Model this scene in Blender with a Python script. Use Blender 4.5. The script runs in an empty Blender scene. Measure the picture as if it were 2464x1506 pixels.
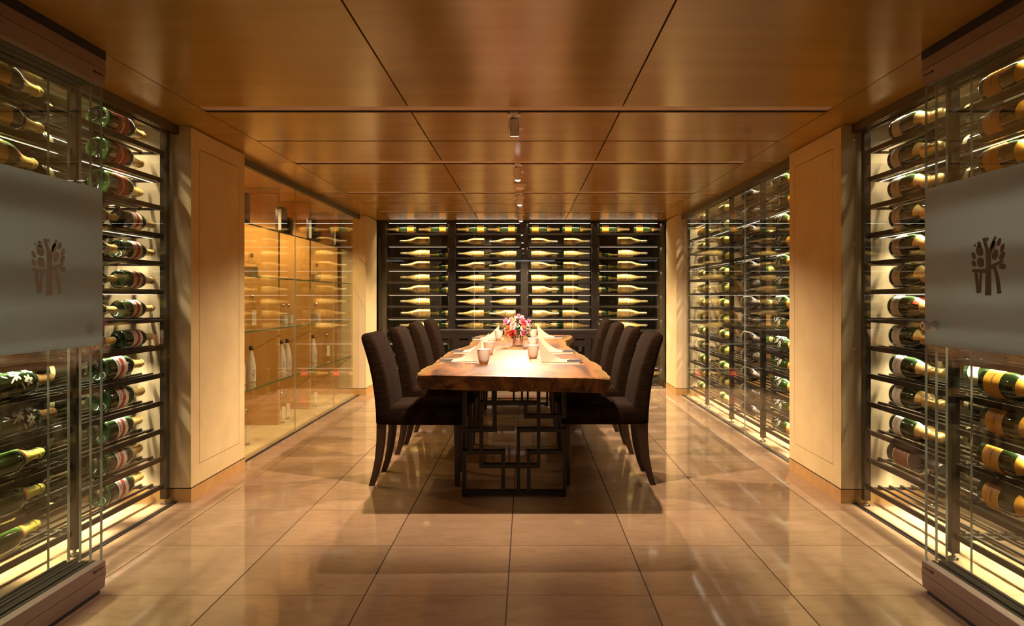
import bpy, bmesh, math, random
from mathutils import Vector, Matrix
random.seed(7)
PI = math.pi
S = bpy.context.scene
COL = S.collection

# ------------------------------------------------------------------ camera
F_PX, H = 1713.0, 1.26
cam = bpy.data.cameras.new('camera'); camo = bpy.data.objects.new('camera', cam); COL.objects.link(camo)
camo.location = (0, 0, H); camo.rotation_euler = (PI/2, 0, 0)
cam.sensor_width = 36; cam.lens = F_PX/2464*36
cam.shift_x = -35/2464; cam.shift_y = -39/2464
cam.clip_start = .05; cam.clip_end = 60
S.camera = camo

# ------------------------------------------------------------------ world, exposure, lamps
S.view_settings.view_transform = 'Standard'; S.view_settings.look = 'None'
S.view_settings.gamma = 1; S.view_settings.use_curve_mapping = False
S.view_settings.exposure = 0.0
w = bpy.data.worlds.new('dim_room'); S.world = w; w.use_nodes = True
w.node_tree.nodes['Background'].inputs[0].default_value = (1, .62, .32, 1)
w.node_tree.nodes['Background'].inputs[1].default_value = .008
LED = (1.0, .83, .57)
P_STRIP_SIDE, P_STRIP_RIGHT, P_STRIP_BACK = 3.3, 3.3, 6.2
P_DEEP = 11.0        # watts per metre
P_SPOT, P_DOWN, P_REAR = 235, 46, 12
def area(name, loc, sx, sy, watts, col, rot=(0, 0, 0), spread=math.radians(124)):
    l = bpy.data.lights.new(name, 'AREA'); l.shape = 'RECTANGLE'; l.size = sx; l.size_y = sy
    l.energy = watts; l.color = col; l.spread = spread
    o = bpy.data.objects.new(name, l); COL.objects.link(o); o.location = loc; o.rotation_euler = rot
    return o
def spot(name, loc, watts, col, size, blend, rad, rot):
    l = bpy.data.lights.new(name, 'SPOT'); l.energy = watts; l.color = col
    l.spot_size = size; l.spot_blend = blend; l.shadow_soft_size = rad
    o = bpy.data.objects.new(name, l); COL.objects.link(o); o.location = loc; o.rotation_euler = rot
    return o
SHELF_Z = [2.144-.168*k for k in range(13)]
BACK_Z = [2.275] + [SHELF_Z[k]-.03 for k in (1, 3, 5, 7, 9, 11)]
STRIP_Z = [2.285] + [SHELF_Z[k]-.032 for k in (1, 3, 5, 7, 9, 11)]
NARROW = math.radians(78)
for i, z in enumerate(STRIP_Z):
    area('led_light', (-2.25, 3.0, z), .012, 2.55, P_STRIP_SIDE*2.55, LED, spread=NARROW)
    area('led_light', (2.11, 3.0, z), .012, 2.5, P_STRIP_RIGHT*2.5, LED, spread=NARROW)
    area('led_light', (2.108, 7.15, z), .012, 3.75, P_STRIP_RIGHT*3.75, LED, spread=NARROW)
    if i in (0, 2, 4, 6):
        area('led_light', (-2.393, 3.0, z), .012, 2.55, P_DEEP*2.55, LED)
        area('led_light', (2.243, 3.0, z), .012, 2.5, P_DEEP*2.5, LED)
        area('led_light', (2.25, 7.15, z), .012, 3.75, P_DEEP*3.75, LED)
for z in BACK_Z:
    for x0, x1 in ((-1.93, -1.09), (-.97, -.1), (.01, .9), (1.0, 1.87)):
        if z > 1 or x0 < -1.5 or x0 > .9:
            area('led_light', ((x0+x1)/2, 9.862, z), x1-x0, .012, P_STRIP_BACK*(x1-x0), LED)
SPOT_D = [4.17, 5.72, 7.27, 8.82]
for i, d in enumerate(SPOT_D):
    spot('spot_lamp', (-.07, d+.012, 2.19), P_SPOT, (1, .73, .53), math.radians(112 if i == 0 else 152), .5 if i == 0 else .3, .016,
         (math.radians(28 if i == 0 else (5 if i < 3 else -6)), 0, 0))
for d in (5.75, 6.4, 7.4, 8.42):
    spot('cabinet_downlight', (-2.62, d, 2.27), P_DOWN*2.2, (1, .72, .42), math.radians(130), .6, .03, (0, 0, 0))
area('far_room_fill', (0, 11.6, 2.27), 1.2, .4, 9, (1, .8, .6), spread=PI)  # added fill, no lamp known here; brightens the pale columns behind the rack
area('outer_room_fill', (0, -.6, 2.28), 1.6, .8, P_REAR, (.82, .91, 1), spread=PI)  # unseen fill added behind the camera to lift the frosted doors and foreground

S.cycles.use_denoising = True
S.cycles.max_bounces = 9; S.cycles.diffuse_bounces = 3; S.cycles.glossy_bounces = 5
S.cycles.transmission_bounces = 6; S.cycles.transparent_max_bounces = 28
S.cycles.caustics_reflective = False; S.cycles.caustics_refractive = False
S.cycles.sample_clamp_indirect = 4

# ------------------------------------------------------------------ materials
def nm(name):
    m = bpy.data.materials.new(name); m.use_nodes = True
    nt = m.node_tree; b = nt.nodes['Principled BSDF']
    return m, nt, b
def P(name, col, rough=.5, metal=0, spec=.5, coat=0, trans=0, ior=1.45, emit=None, estr=0, noise=None, bump=None, sheen=0, alpha=1):
    m, nt, b = nm(name)
    b.inputs['Base Color'].default_value = (*col, 1); b.inputs['Roughness'].default_value = rough
    b.inputs['Metallic'].default_value = metal; b.inputs['Specular IOR Level'].default_value = spec
    b.inputs['Coat Weight'].default_value = coat; b.inputs['Coat Roughness'].default_value = .08
    b.inputs['Transmission Weight'].default_value = trans; b.inputs['IOR'].default_value = ior
    b.inputs['Sheen Weight'].default_value = sheen; b.inputs['Alpha'].default_value = alpha
    if emit: b.inputs['Emission Color'].default_value = (*emit, 1); b.inputs['Emission Strength'].default_value = estr
    if noise or bump:
        tc = nt.nodes.new('ShaderNodeTexCoord'); mp = nt.nodes.new('ShaderNodeMapping')
        nt.links.new(tc.outputs['Object'], mp.inputs[0])
        n = nt.nodes.new('ShaderNodeTexNoise'); nt.links.new(mp.outputs[0], n.inputs['Vector'])
        sc = (noise or bump)[0]
        mp.inputs['Scale'].default_value = sc if isinstance(sc, tuple) else (sc, sc, sc)
        n.inputs['Scale'].default_value = 1; n.inputs['Detail'].default_value = 6
        if noise:
            c2 = noise[1]
            r = nt.nodes.new('ShaderNodeValToRGB'); nt.links.new(n.outputs[0], r.inputs[0])
            r.color_ramp.elements[0].position = .32; r.color_ramp.elements[1].position = .68
            r.color_ramp.elements[0].color = (*c2, 1); r.color_ramp.elements[1].color = (*col, 1)
            nt.links.new(r.outputs[0], b.inputs['Base Color'])
        if bump:
            bp = nt.nodes.new('ShaderNodeBump'); bp.inputs['Strength'].default_value = bump[1]; bp.inputs['Distance'].default_value = .002
            nt.links.new(n.outputs[0], bp.inputs['Height']); nt.links.new(bp.outputs[0], b.inputs['Normal'])
    return m
def wood(name, c1, c2, rough, axis='x', scale=14, rnd=.0, spec=.5, coat=0):
    m, nt, b = nm(name)
    L = nt.links.new
    tc = nt.nodes.new('ShaderNodeTexCoord'); geo = nt.nodes.new('ShaderNodeNewGeometry')
    mp = nt.nodes.new('ShaderNodeMapping'); L(geo.outputs['Position'], mp.inputs[0])
    s = {'x': (.12, 1, 1), 'y': (1, .12, 1), 'z': (1, 1, .12)}[axis]
    mp.inputs['Scale'].default_value = tuple(scale*v for v in s)
    oi = nt.nodes.new('ShaderNodeObjectInfo')
    ad = nt.nodes.new('ShaderNodeVectorMath'); ad.operation = 'MULTIPLY_ADD'
    cmb = nt.nodes.new('ShaderNodeCombineXYZ')
    for i in range(3): L(oi.outputs['Random'], cmb.inputs[i])
    ad.inputs[1].default_value = (37, 19, 53); L(cmb.outputs[0], ad.inputs[0]); L(mp.outputs[0], ad.inputs[2])
    n = nt.nodes.new('ShaderNodeTexNoise'); L(ad.outputs[0], n.inputs['Vector'])
    n.inputs['Scale'].default_value = 1; n.inputs['Detail'].default_value = 8; n.inputs['Distortion'].default_value = .6
    r = nt.nodes.new('ShaderNodeValToRGB'); L(n.outputs[0], r.inputs[0])
    r.color_ramp.elements[0].position = .3; r.color_ramp.elements[1].position = .7
    r.color_ramp.elements[0].color = (*c2, 1); r.color_ramp.elements[1].color = (*c1, 1)
    L(r.outputs[0], b.inputs['Base Color'])
    b.inputs['Roughness'].default_value = rough; b.inputs['Specular IOR Level'].default_value = spec
    b.inputs['Coat Weight'].default_value = coat; b.inputs['Coat Roughness'].default_value = .12
    bp = nt.nodes.new('ShaderNodeBump'); bp.inputs['Strength'].default_value = .04; bp.inputs['Distance'].default_value = .001
    L(n.outputs[0], bp.inputs['Height']); L(bp.outputs[0], b.inputs['Normal'])
    return m
def marble(name, c1, c2, c3, rough):
    m, nt, b = nm(name); L = nt.links.new
    geo = nt.nodes.new('ShaderNodeNewGeometry'); oi = nt.nodes.new('ShaderNodeObjectInfo')
    cmb = nt.nodes.new('ShaderNodeCombineXYZ')
    for i in range(3): L(oi.outputs['Random'], cmb.inputs[i])
    ad = nt.nodes.new('ShaderNodeVectorMath'); ad.operation = 'MULTIPLY_ADD'
    ad.inputs[1].default_value = (31, 17, 7); L(cmb.outputs[0], ad.inputs[0]); L(geo.outputs['Position'], ad.inputs[2])
    mp = nt.nodes.new('ShaderNodeMapping'); mp.inputs['Scale'].default_value = (4, 9, 4); L(ad.outputs[0], mp.inputs[0])
    n = nt.nodes.new('ShaderNodeTexNoise'); n.inputs['Scale'].default_value = 1.5; n.inputs['Detail'].default_value = 10
    n.inputs['Roughness'].default_value = .62; n.inputs['Distortion'].default_value = .8; L(mp.outputs[0], n.inputs['Vector'])
    r = nt.nodes.new('ShaderNodeValToRGB'); L(n.outputs[0], r.inputs[0])
    e = r.color_ramp.elements; e[0].position = .3; e[0].color = (*c2, 1); e[1].position = .72; e[1].color = (*c1, 1)
    x = e.new(.5); x.color = (*c3, 1)
    hs = nt.nodes.new('ShaderNodeHueSaturation'); mr = nt.nodes.new('ShaderNodeMapRange')
    L(oi.outputs['Random'], mr.inputs[0]); mr.inputs[3].default_value = .9; mr.inputs[4].default_value = 1.06
    L(mr.outputs[0], hs.inputs['Value']); L(r.outputs[0], hs.inputs['Color']); L(hs.outputs[0], b.inputs['Base Color'])
    b.inputs['Roughness'].default_value = rough; b.inputs['Specular IOR Level'].default_value = .62
    return m
def glass_mat(name, tint=(.97, .98, .95), rough=.0, ior=1.5, boost=1.0):
    m = bpy.data.materials.new(name); m.use_nodes = True; nt = m.node_tree; nt.nodes.clear(); L = nt.links.new
    out = nt.nodes.new('ShaderNodeOutputMaterial'); mix = nt.nodes.new('ShaderNodeMixShader')
    t = nt.nodes.new('ShaderNodeBsdfTransparent'); t.inputs[0].default_value = (*tint, 1)
    g = nt.nodes.new('ShaderNodeBsdfGlossy'); g.inputs['Roughness'].default_value = rough; g.inputs[0].default_value = (1, 1, 1, 1)
    ge = nt.nodes.new('ShaderNodeNewGeometry'); dt = nt.nodes.new('ShaderNodeVectorMath'); dt.operation = 'DOT_PRODUCT'
    L(ge.outputs['Incoming'], dt.inputs[0]); L(ge.outputs['Normal'], dt.inputs[1])
    def mth(op, i0, i1=None):
        n = nt.nodes.new('ShaderNodeMath'); n.operation = op
        for k, v in enumerate((i0, i1)):
            if v is None: continue
            if isinstance(v, (int, float)): n.inputs[k].default_value = v
            else: L(v, n.inputs[k])
        return n.outputs[0]
    f0 = ((ior-1)/(ior+1))**2
    sch = mth('ADD', mth('MULTIPLY', mth('POWER', mth('SUBTRACT', 1.0, mth('ABSOLUTE', dt.outputs['Value'])), 5.0), 1-f0), f0)
    mu = nt.nodes.new('ShaderNodeMath'); mu.operation = 'MULTIPLY'; mu.inputs[1].default_value = boost; mu.use_clamp = True
    L(sch, mu.inputs[0]); L(mu.outputs[0], mix.inputs[0]); L(t.outputs[0], mix.inputs[1]); L(g.outputs[0], mix.inputs[2])
    L(mix.outputs[0], out.inputs[0])
    return m
def frost_mat(name):
    m = bpy.data.materials.new(name); m.use_nodes = True; nt = m.node_tree; nt.nodes.clear(); L = nt.links.new
    out = nt.nodes.new('ShaderNodeOutputMaterial')
    d = nt.nodes.new('ShaderNodeBsdfDiffuse'); d.inputs[0].default_value = (.56, .65, .72, 1)
    t = nt.nodes.new('ShaderNodeBsdfTranslucent'); t.inputs[0].default_value = (.70, .78, .86, 1)
    g = nt.nodes.new('ShaderNodeBsdfGlossy'); g.inputs['Roughness'].default_value = .5; g.inputs[0].default_value = (.8, .85, .9, 1)
    a = nt.nodes.new('ShaderNodeMixShader'); a.inputs[0].default_value = .55; b = nt.nodes.new('ShaderNodeMixShader'); b.inputs[0].default_value = .12
    L(d.outputs[0], a.inputs[1]); L(t.outputs[0], a.inputs[2]); L(a.outputs[0], b.inputs[1]); L(g.outputs[0], b.inputs[2]); L(b.outputs[0], out.inputs[0])
    return m
M = {}
M['tile'] = marble('beige_marble', (.47, .315, .19), (.36, .235, .135), (.43, .285, .17), .06)
M['grout'] = P('dark_grout', (.05, .03, .018), .8)
M['ceil'] = wood('golden_maple_veneer', (.47, .262, .036), (.40, .208, .026), .2, 'x', 6, spec=.6)
M['maple'] = wood('maple_cabinet', (.62, .36, .12), (.52, .28, .085), .3, 'z', 8)
M['base'] = wood('maple_base', (.60, .36, .12), (.5, .28, .09), .35, 'x', 10)
M['void'] = P('dark_gap', (.012, .008, .006), .9)
M['slotface'] = P('taupe_track', (.62, .44, .33), .5)
M['cream'] = P('cream_suede_wall', (.78, .61, .30), .8, noise=(6, (.71, .54, .255)), bump=(60, .15))
M['creamin'] = P('cream_plaster', (.80, .66, .42), .7, noise=(5, (.74, .6, .36)))
M['darkwall'] = wood('dark_walnut_wall', (.06, .035, .018), (.03, .018, .01), .35, 'z', 9)
M['steel'] = P('blackened_steel', (.022, .017, .013), .32, .3)
M['bronze'] = P('bronze_frame', (.12, .085, .045), .35, .7)
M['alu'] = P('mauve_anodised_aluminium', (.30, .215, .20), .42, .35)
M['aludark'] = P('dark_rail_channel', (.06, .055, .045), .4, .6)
M['chrome'] = P('brushed_chrome', (.75, .7, .65), .22, 1)
M['glass'] = glass_mat('clear_glass', (.975, .98, .96), boost=.75)
M['glassL'] = glass_mat('tinted_cabinet_glass', (.95, .93, .84), boost=1.15)
M['door'] = glass_mat('door_glass', (.965, .975, .955), boost=.3)
M['gedge'] = P('polished_glass_edge', (.75, .78, .66), .1, trans=.4)
M['frost'] = frost_mat('frosted_film')
M['logo'] = P('grey_logo_print', (.13, .12, .125), .6)
M['logofaint'] = P('faint_logo_print', (.44, .46, .48), .6)
M['gasket'] = P('black_gasket', (.015, .013, .012), .6)
M['ledbody'] = P('led_channel', (.7, .7, .66), .3, .5)
M['ledglow'] = P('led_diffuser', (.9, .9, .85), .4, emit=(1, .93, .78), estr=9)
M['ledglow'].cycles.emission_sampling = 'NONE'
M['ledsoft'] = P('dim_led_diffuser', (.9, .9, .85), .4, emit=(1, .93, .78), estr=1.3)
M['ledsoft'].cycles.emission_sampling = 'NONE'
M['bottle'] = P('dark_green_bottle_glass', (.010, .022, .007), .06, coat=.6, spec=.8)
M['bottleg'] = P('green_bottle_glass', (.020, .046, .008), .05, coat=.6, spec=.8)
M['bottleb'] = P('black_bottle_glass', (.012, .009, .007), .07, coat=.5, spec=.8)
M['clearb'] = P('pale_gold_bottle_glass', (.88, .66, .24), .07, trans=.5, ior=1.36, coat=1.0, noise=(38, (.50, .33, .09)), bump=(70, .5))
M['gold'] = P('gold_foil', (.74, .52, .19), .33, .75, bump=(90, .5))
M['goldg'] = P('yellow_green_foil', (.70, .60, .14), .33, .7, bump=(90, .5))
M['bronzef'] = P('bronze_foil', (.38, .21, .09), .35, .7, bump=(90, .5))
M['darkf'] = P('dark_foil', (.10, .085, .07), .35, .5)
M['palef'] = P('pale_foil', (.42, .36, .22), .3, .6)
M['wlabel'] = P('white_label', (.80, .74, .62), .5, noise=(40, (.74, .68, .55)))
M['rlabel'] = P('red_label', (.42, .045, .025), .45)
M['olabel'] = P('orange_label', (.86, .40, .05), .5, noise=(25, (.78, .34, .04)))
M['blabel'] = P('brown_label', (.22, .075, .025), .5)
M['glabel'] = P('etched_gold_label', (.62, .42, .12), .3, .5)
M['ink'] = P('dark_ink', (.03, .02, .015), .6)
M['goldink'] = P('gold_ink', (.75, .62, .35), .4)
M['white'] = P('white_paint', (.82, .82, .76), .4)
M['fabric'] = P('dark_brown_ribbed_fabric', (.024, .0125, .006), .9, spec=.05, noise=((14, 14, 220), (.007, .004, .002)), bump=((10, 10, 260), .6))
M['fabricseat'] = P('dark_brown_seat_fabric', (.028, .0145, .0075), .9, spec=.05, noise=((14, 220, 14), (.008, .0045, .0025)), bump=((10, 260, 10), .6))
M['legwood'] = wood('dark_walnut_leg', (.045, .018, .008), (.022, .009, .004), .3, 'z', 30)
M['console'] = wood('black_brown_console', (.018, .010, .006), (.010, .006, .004), .3, 'x', 20)
M['frame'] = P('dark_grey_steel_fretwork', (.030, .026, .021), .45, .4)
M['cup'] = P('matt_white_porcelain', (.74, .65, .56), .3)
M['mat'] = P('woven_beige_placemat', (.52, .38, .26), .8, noise=((30, 260, 30), (.40, .28, .18)))
M['napkin'] = P('cream_linen', (.58, .46, .33), .85, bump=(200, .3), sheen=.2)
M['navy'] = P('navy_trim', (.05, .055, .09), .7)
M['spotw'] = P('white_lamp_housing', (.92, .82, .76), .45)
M['lens'] = P('lit_lens', (1, .9, .8), .3, emit=(1, .86, .72), estr=14)
M['cable'] = P('grey_cable', (.16, .14, .12), .5)
M['frostb'] = P('frosted_white_bottle_glass', (.85, .80, .70), .4, trans=.25)
M['cap'] = P('black_cap', (.015, .014, .014), .45)
M['clear'] = glass_mat('thin_clear_glass', (.93, .93, .88), ior=1.45)
M['shelfglass'] = glass_mat('green_shelf_glass', (.96, .985, .94), ior=1.5)
M['shelfedge'] = P('green_shelf_edge', (.10, .17, .08), .15)
M['box'] = P('black_gift_box', (.02, .018, .016), .4)
M['stem'] = P('green_leaf', (.07, .15, .035), .5, noise=(30, (.03, .08, .02)))
M['water'] = P('pink_pebbles', (.72, .42, .32), .3, noise=(60, (.45, .22, .15)))
M['pale'] = P('pale_grey_curtain', (.42, .36, .30), .8)
for k, c in dict(f_red=(.82, .045, .03), f_pink=(.80, .22, .32), f_mauve=(.74, .34, .52), f_orange=(.86, .32, .10), f_peach=(.88, .55, .38), f_white=(.88, .82, .74), f_yellow=(.80, .74, .38)).items():
    M[k] = P(k[2:]+'_petal', c, .6, sheen=.2)

def table_wood():
    m, nt, b = nm('live_edge_table_wood'); L = nt.links.new
    geo = nt.nodes.new('ShaderNodeTexCoord'); mp = nt.nodes.new('ShaderNodeMapping'); mp.inputs['Scale'].default_value = (5, .9, 5)
    L(geo.outputs['Object'], mp.inputs[0])
    n = nt.nodes.new('ShaderNodeTexNoise'); n.inputs['Scale'].default_value = 1.3; n.inputs['Detail'].default_value = 9; n.inputs['Distortion'].default_value = 1.6
    L(mp.outputs[0], n.inputs['Vector'])
    r = nt.nodes.new('ShaderNodeValToRGB'); e = r.color_ramp.elements
    e[0].position = .36; e[0].color = (.066, .022, .006, 1); e[1].position = .64; e[1].color = (.36, .155, .028, 1)
    x = e.new(.5); x.color = (.215, .083, .015, 1)
    L(n.outputs[0], r.inputs[0])
    at = nt.nodes.new('ShaderNodeAttribute'); at.attribute_name = 'sap'
    mx = nt.nodes.new('ShaderNodeMix'); mx.data_type = 'RGBA'
    L(at.outputs['Fac'], mx.inputs[0]); L(r.outputs[0], mx.inputs[6]); mx.inputs[7].default_value = (.31, .20, .05, 1)
    L(mx.outputs[2], b.inputs['Base Color'])
    b.inputs['Roughness'].default_value = .42; b.inputs['Specular IOR Level'].default_value = .35; b.inputs['Coat Weight'].default_value = .06; b.inputs['Coat Roughness'].default_value = .18
    bp = nt.nodes.new('ShaderNodeBump'); bp.inputs['Strength'].default_value = .15; bp.inputs['Distance'].default_value = .002
    L(n.outputs[0], bp.inputs['Height']); L(bp.outputs[0], b.inputs['Normal'])
    return m
M['table'] = table_wood()

# ------------------------------------------------------------------ mesh helpers
class MB:
    def __init__(s): s.v = []; s.f = []
    def add(s, verts, faces):
        o = len(s.v); s.v += [tuple(p) for p in verts]; s.f += [tuple(i+o for i in f) for f in faces]; return s
    def box(s, x0, x1, y0, y1, z0, z1):
        return s.add([(x0, y0, z0), (x1, y0, z0), (x1, y1, z0), (x0, y1, z0), (x0, y0, z1), (x1, y0, z1), (x1, y1, z1), (x0, y1, z1)],
                     [(0, 3, 2, 1), (4, 5, 6, 7), (0, 1, 5, 4), (1, 2, 6, 5), (2, 3, 7, 6), (3, 0, 4, 7)])
    def loft(s, rings, cap=True, closed=True):
        n = len(rings[0]); v = [p for r in rings for p in r]; f = []
        for i in range(len(rings)-1):
            for j in range(n if closed else n-1):
                k = (j+1) % n; f.append((i*n+j, i*n+k, (i+1)*n+k, (i+1)*n+j))
        if cap: f.append(tuple(range(n))[::-1]); f.append(tuple((len(rings)-1)*n+j for j in range(n)))
        return s.add(v, f)
    def lathe(s, prof, seg=20, axis='z', loc=(0, 0, 0), cap=True):
        rings = []
        for r, h in prof:
            ring = []
            for j in range(seg):
                a = 2*PI*j/seg; c, d = r*math.cos(a), r*math.sin(a)
                p = (c, d, h) if axis == 'z' else ((d, h, c) if axis == 'y' else (h, c, d))
                ring.append((p[0]+loc[0], p[1]+loc[1], p[2]+loc[2]))
            rings.append(ring)
        return s.loft(rings, cap)
    def tube(s, pts, r, seg=8):
        rings = []
        for i, p in enumerate(pts):
            p = Vector(p); a = Vector(pts[max(i-1, 0)]); b = Vector(pts[min(i+1, len(pts)-1)])
            t = (b-a).normalized(); u = t.orthogonal().normalized() if abs(t.z) > .9 else t.cross(Vector((0, 0, 1))).normalized(); w_ = t.cross(u)
            rings.append([tuple(p+u*r*math.cos(2*PI*j/seg)+w_*r*math.sin(2*PI*j/seg)) for j in range(seg)])
        return s.loft(rings)
    def mesh(s, name, mat, smooth=None):
        me = bpy.data.meshes.new(name); me.from_pydata(s.v, [], s.f); me.materials.append(M[mat] if isinstance(mat, str) else mat)
        bm = bmesh.new(); bm.from_mesh(me); bmesh.ops.recalc_face_normals(bm, faces=bm.faces); bm.to_mesh(me); bm.free()
        if smooth is not None:
            me.shade_smooth(); me.set_sharp_from_angle(angle=math.radians(smooth))
        me.update(); return me
    def build(s, name, mat, parent=None, smooth=None, loc=(0, 0, 0), rot=(0, 0, 0)):
        return link(name, s.mesh(name, mat, smooth), parent, loc, rot)
def link(name, me, parent=None, loc=(0, 0, 0), rot=(0, 0, 0)):
    o = bpy.data.objects.new(name, me); COL.objects.link(o); o.location = loc; o.rotation_euler = rot
    if parent is not None: o.parent = parent
    return o
def tag(o, label, cat, group=None):
    o['label'] = label; o['category'] = cat
    if group: o['group'] = group
    return o
def empty(name, loc=(0, 0, 0), rz=0):
    o = bpy.data.objects.new(name, None); COL.objects.link(o); o.location = loc; o.rotation_euler = (0, 0, rz); return o
def struct(o): o['kind'] = 'structure'; return o
def copytree(o, parent=None):
    c = o.copy(); COL.objects.link(c)
    if parent is not None: c.parent = parent; c.matrix_parent_inverse = o.matrix_parent_inverse
    for ch in list(o.children): copytree(ch, c)
    return c
def bevel(me, off, seg=2, ang=30):
    bm = bmesh.new(); bm.from_mesh(me)
    es = [e for e in bm.edges if len(e.link_faces) == 2 and e.calc_face_angle(0) > math.radians(ang)]
    bmesh.ops.bevel(bm, geom=es, offset=off, segments=seg, affect='EDGES', profile=.5)
    bm.to_mesh(me); bm.free(); me.shade_smooth(); me.set_sharp_from_angle(angle=math.radians(50)); return me
def rrect(cx, cy, hx, hy, r, z, n=4):
    r = max(.001, min(r, hx*.99, hy*.99)); out = []
    for qx, qy, a0 in ((1, 1, 0), (-1, 1, PI/2), (-1, -1, PI), (1, -1, 1.5*PI)):
        for i in range(n+1):
            a = a0+PI/2*i/n
            out.append((cx+qx*(hx-r)+r*math.cos(a), cy+qy*(hy-r)+r*math.sin(a), z))
    return out
_tcache = {}
def text_mb(txt, size):
    key = (txt, size)
    if key not in _tcache:
        cu = bpy.data.curves.new('t', 'FONT'); cu.body = txt; cu.size = size; cu.align_x = 'CENTER'; cu.align_y = 'CENTER'; cu.resolution_u = 2
        o = bpy.data.objects.new('t', cu); me = bpy.data.meshes.new_from_object(o)
        _tcache[key] = ([tuple(v.co) for v in me.vertices], [tuple(p.vertices) for p in me.polygons])
        bpy.data.objects.remove(o); bpy.data.meshes.remove(me); bpy.data.curves.remove(cu)
    return _tcache[key]

# ------------------------------------------------------------------ setting
XL, XR = -2.15, 2.0            # glass planes of the side cabinets
WL, WR = -2.95, 2.85           # walls behind them
CZ = 2.31
fl = struct(MB().box(WL-.1, WR+.1, -1.8, 12.6, -.06, -.004).build('floor', 'grout'))
tme = MB().box(-.2982, .2982, -.2982, .2982, -.02, 0).mesh('tile', 'tile')
for i in range(-5, 5):
    for j in range(-7, 16):
        cx, cy = -.08+.3+.602*i, 3.006+.3+.6*j
        if cx+.3 < WL or cx-.3 > WR: continue
        link('tile', tme, fl, (cx, cy, 0))
# walls
wl = struct(MB().box(WL-.1, WL, -1.8, 12.6, 0, 2.5).build('wall_left', 'darkwall'))
wr = struct(MB().box(WR, WR+.1, -1.8, 12.6, 0, 2.5).build('wall_right', 'darkwall'))
wb = struct(MB().box(WL, WR, 12.5, 12.6, 0, 2.5).build('wall_back', 'darkwall'))
wf = struct(MB().box(WL, WR, -1.8, -1.7, 0, 2.5).build('wall_front', 'cream'))
MB().box(WR-.02, WR, 5.2, 9.12, 0, 2.31).build('panel', 'maple', wr)
MB().box(WL, WL+.02, 5.2, 9.12, 0, 2.31).build('panel', 'maple', wl)
for x0, x1 in ((-1.75, -1.48), (-.82, -.6), (.9, 1.25)):
    MB().box(x0, x1, 12.2, 12.4, 0, 2.3).build('column', 'pale', wb)
# ceiling: dark void above, veneered panels below with open joints and lamp slots
ce = struct(MB().box(WL-.1, WR+.1, -1.8, 12.6, 2.44, 2.5).build('ceiling', 'void'))
def cpanel(x0, x1, y0, y1, mat='ceil', g=.0022):
    MB().box(x0+g, x1-g, y0+g, y1-g, CZ, CZ+.02).build('panel', mat, ce)
SLOTS = [(3.935, 4.055), (5.52, 5.64), (7.13, 7.25), (8.75, 8.87)]
JX = [-1.82, -.655, .53, 1.705]
rows = [(-1.7, .8), (.8, 2.4), (2.4, 3.935), (4.055, 4.793), (4.808, 5.52), (5.64, 7.13), (7.25, 8.02), (8.038, 8.75), (8.87, 9.80)]
for y0, y1 in rows:
    for a, b in zip(JX, JX[1:]): cpanel(a, b, y0, y1, g=.0042)
by = [-1.7, .8, 2.4, 4.0, 5.58, 7.19, 8.81, 9.80]
for y0, y1 in zip(by, by[1:]):
    cpanel(XL-.02, JX[0], y0, y1); cpanel(JX[3], XR+.02, y0, y1)
for y0, y1 in SLOTS:
    b = MB(); b.box(JX[0], JX[3], y1-.012, y1, CZ+.004, CZ+.11); b.box(JX[0], JX[3], y0, y0+.006, CZ+.004, CZ+.11); b.box(JX[0], JX[3], y0, y1, CZ+.10, CZ+.115)
    b.build('slot_liner', 'slotface', ce)
    MB().box(JX[0]+.003, JX[3]-.003, y0+.004, y1-.028, CZ+.004, CZ+.012).build('slot_cover', 'slotface', ce)
    MB().box(JX[0], JX[3], y1-.018, y1-.012, CZ+.001, CZ+.012).build('shadow_gap', 'void', ce)
for x0, x1 in ((WL, XL-.02), (XR+.02, WR)):
    MB().box(x0, x1, -1.7, 4.37, CZ, CZ+.02).build('panel', 'creamin', ce)
    MB().box(x0, x1, 5.2, 9.12, CZ, CZ+.02).build('panel', 'creamin' if x0 > 0 else 'maple', ce)
MB().box(WL, WR, 9.80, 12.5, CZ, CZ+.02).build('panel', 'darkwall', ce)

# pillars with a grooved panel on the room side
def pillar(n, side, xin, y0, y1, groove=True):
    xo = WL if side < 0 else WR
    x0, x1 = min(xin, xo), max(xin, xo)
    t = .012
    c = struct(MB().box(x0+(t if side > 0 else 0), x1-(t if side < 0 else 0), y0, y1, 0, CZ-.002).build(n, 'creamin'))
    fx0, fx1 = (xin-t, xin) if side < 0 else (xin, xin+t)
    z0, z1 = .088, CZ-.012
    if groove:
        gy0, gy1, gz0, gz1, g = y0+.115, y1-.1, .21, 2.187, .0022
        for a in ((y0, y1, z0, gz0-g), (y0, y1, gz1+g, z1), (y0, gy0-g, gz0-g, gz1+g), (gy1+g, y1, gz0-g, gz1+g)):
            MB().box(fx0, fx1, *a).build('facing', 'cream', c)
        MB().box(fx0, fx1, gy0+g, gy1-g, gz0+g, gz1-g).build('inset_panel', 'cream', c)
        MB().box(fx0+(.002 if side < 0 else .004), fx1-(.004 if side < 0 else .002), y0+.1, y1-.09, .2, 2.2).build('groove', 'gasket', c)
    else:
        MB().box(fx0, fx1, y0, y1, z0, z1).build('facing', 'cream', c)
    # near return face (towards the camera), visible either side of the glass line
    return c
pl = pillar('wall_left_pillar', -1, -2.06, 4.37, 5.20)
pr = pillar('wall_right_pillar', 1, 1.92, 4.345, 5.20)
pl2 = pillar('wall_left_back_pillar', -1, -2.06, 9.12, 9.78, False)
pr2 = pillar('wall_right_back_pillar', 1, 1.92, 9.12, 9.78, False)
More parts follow.
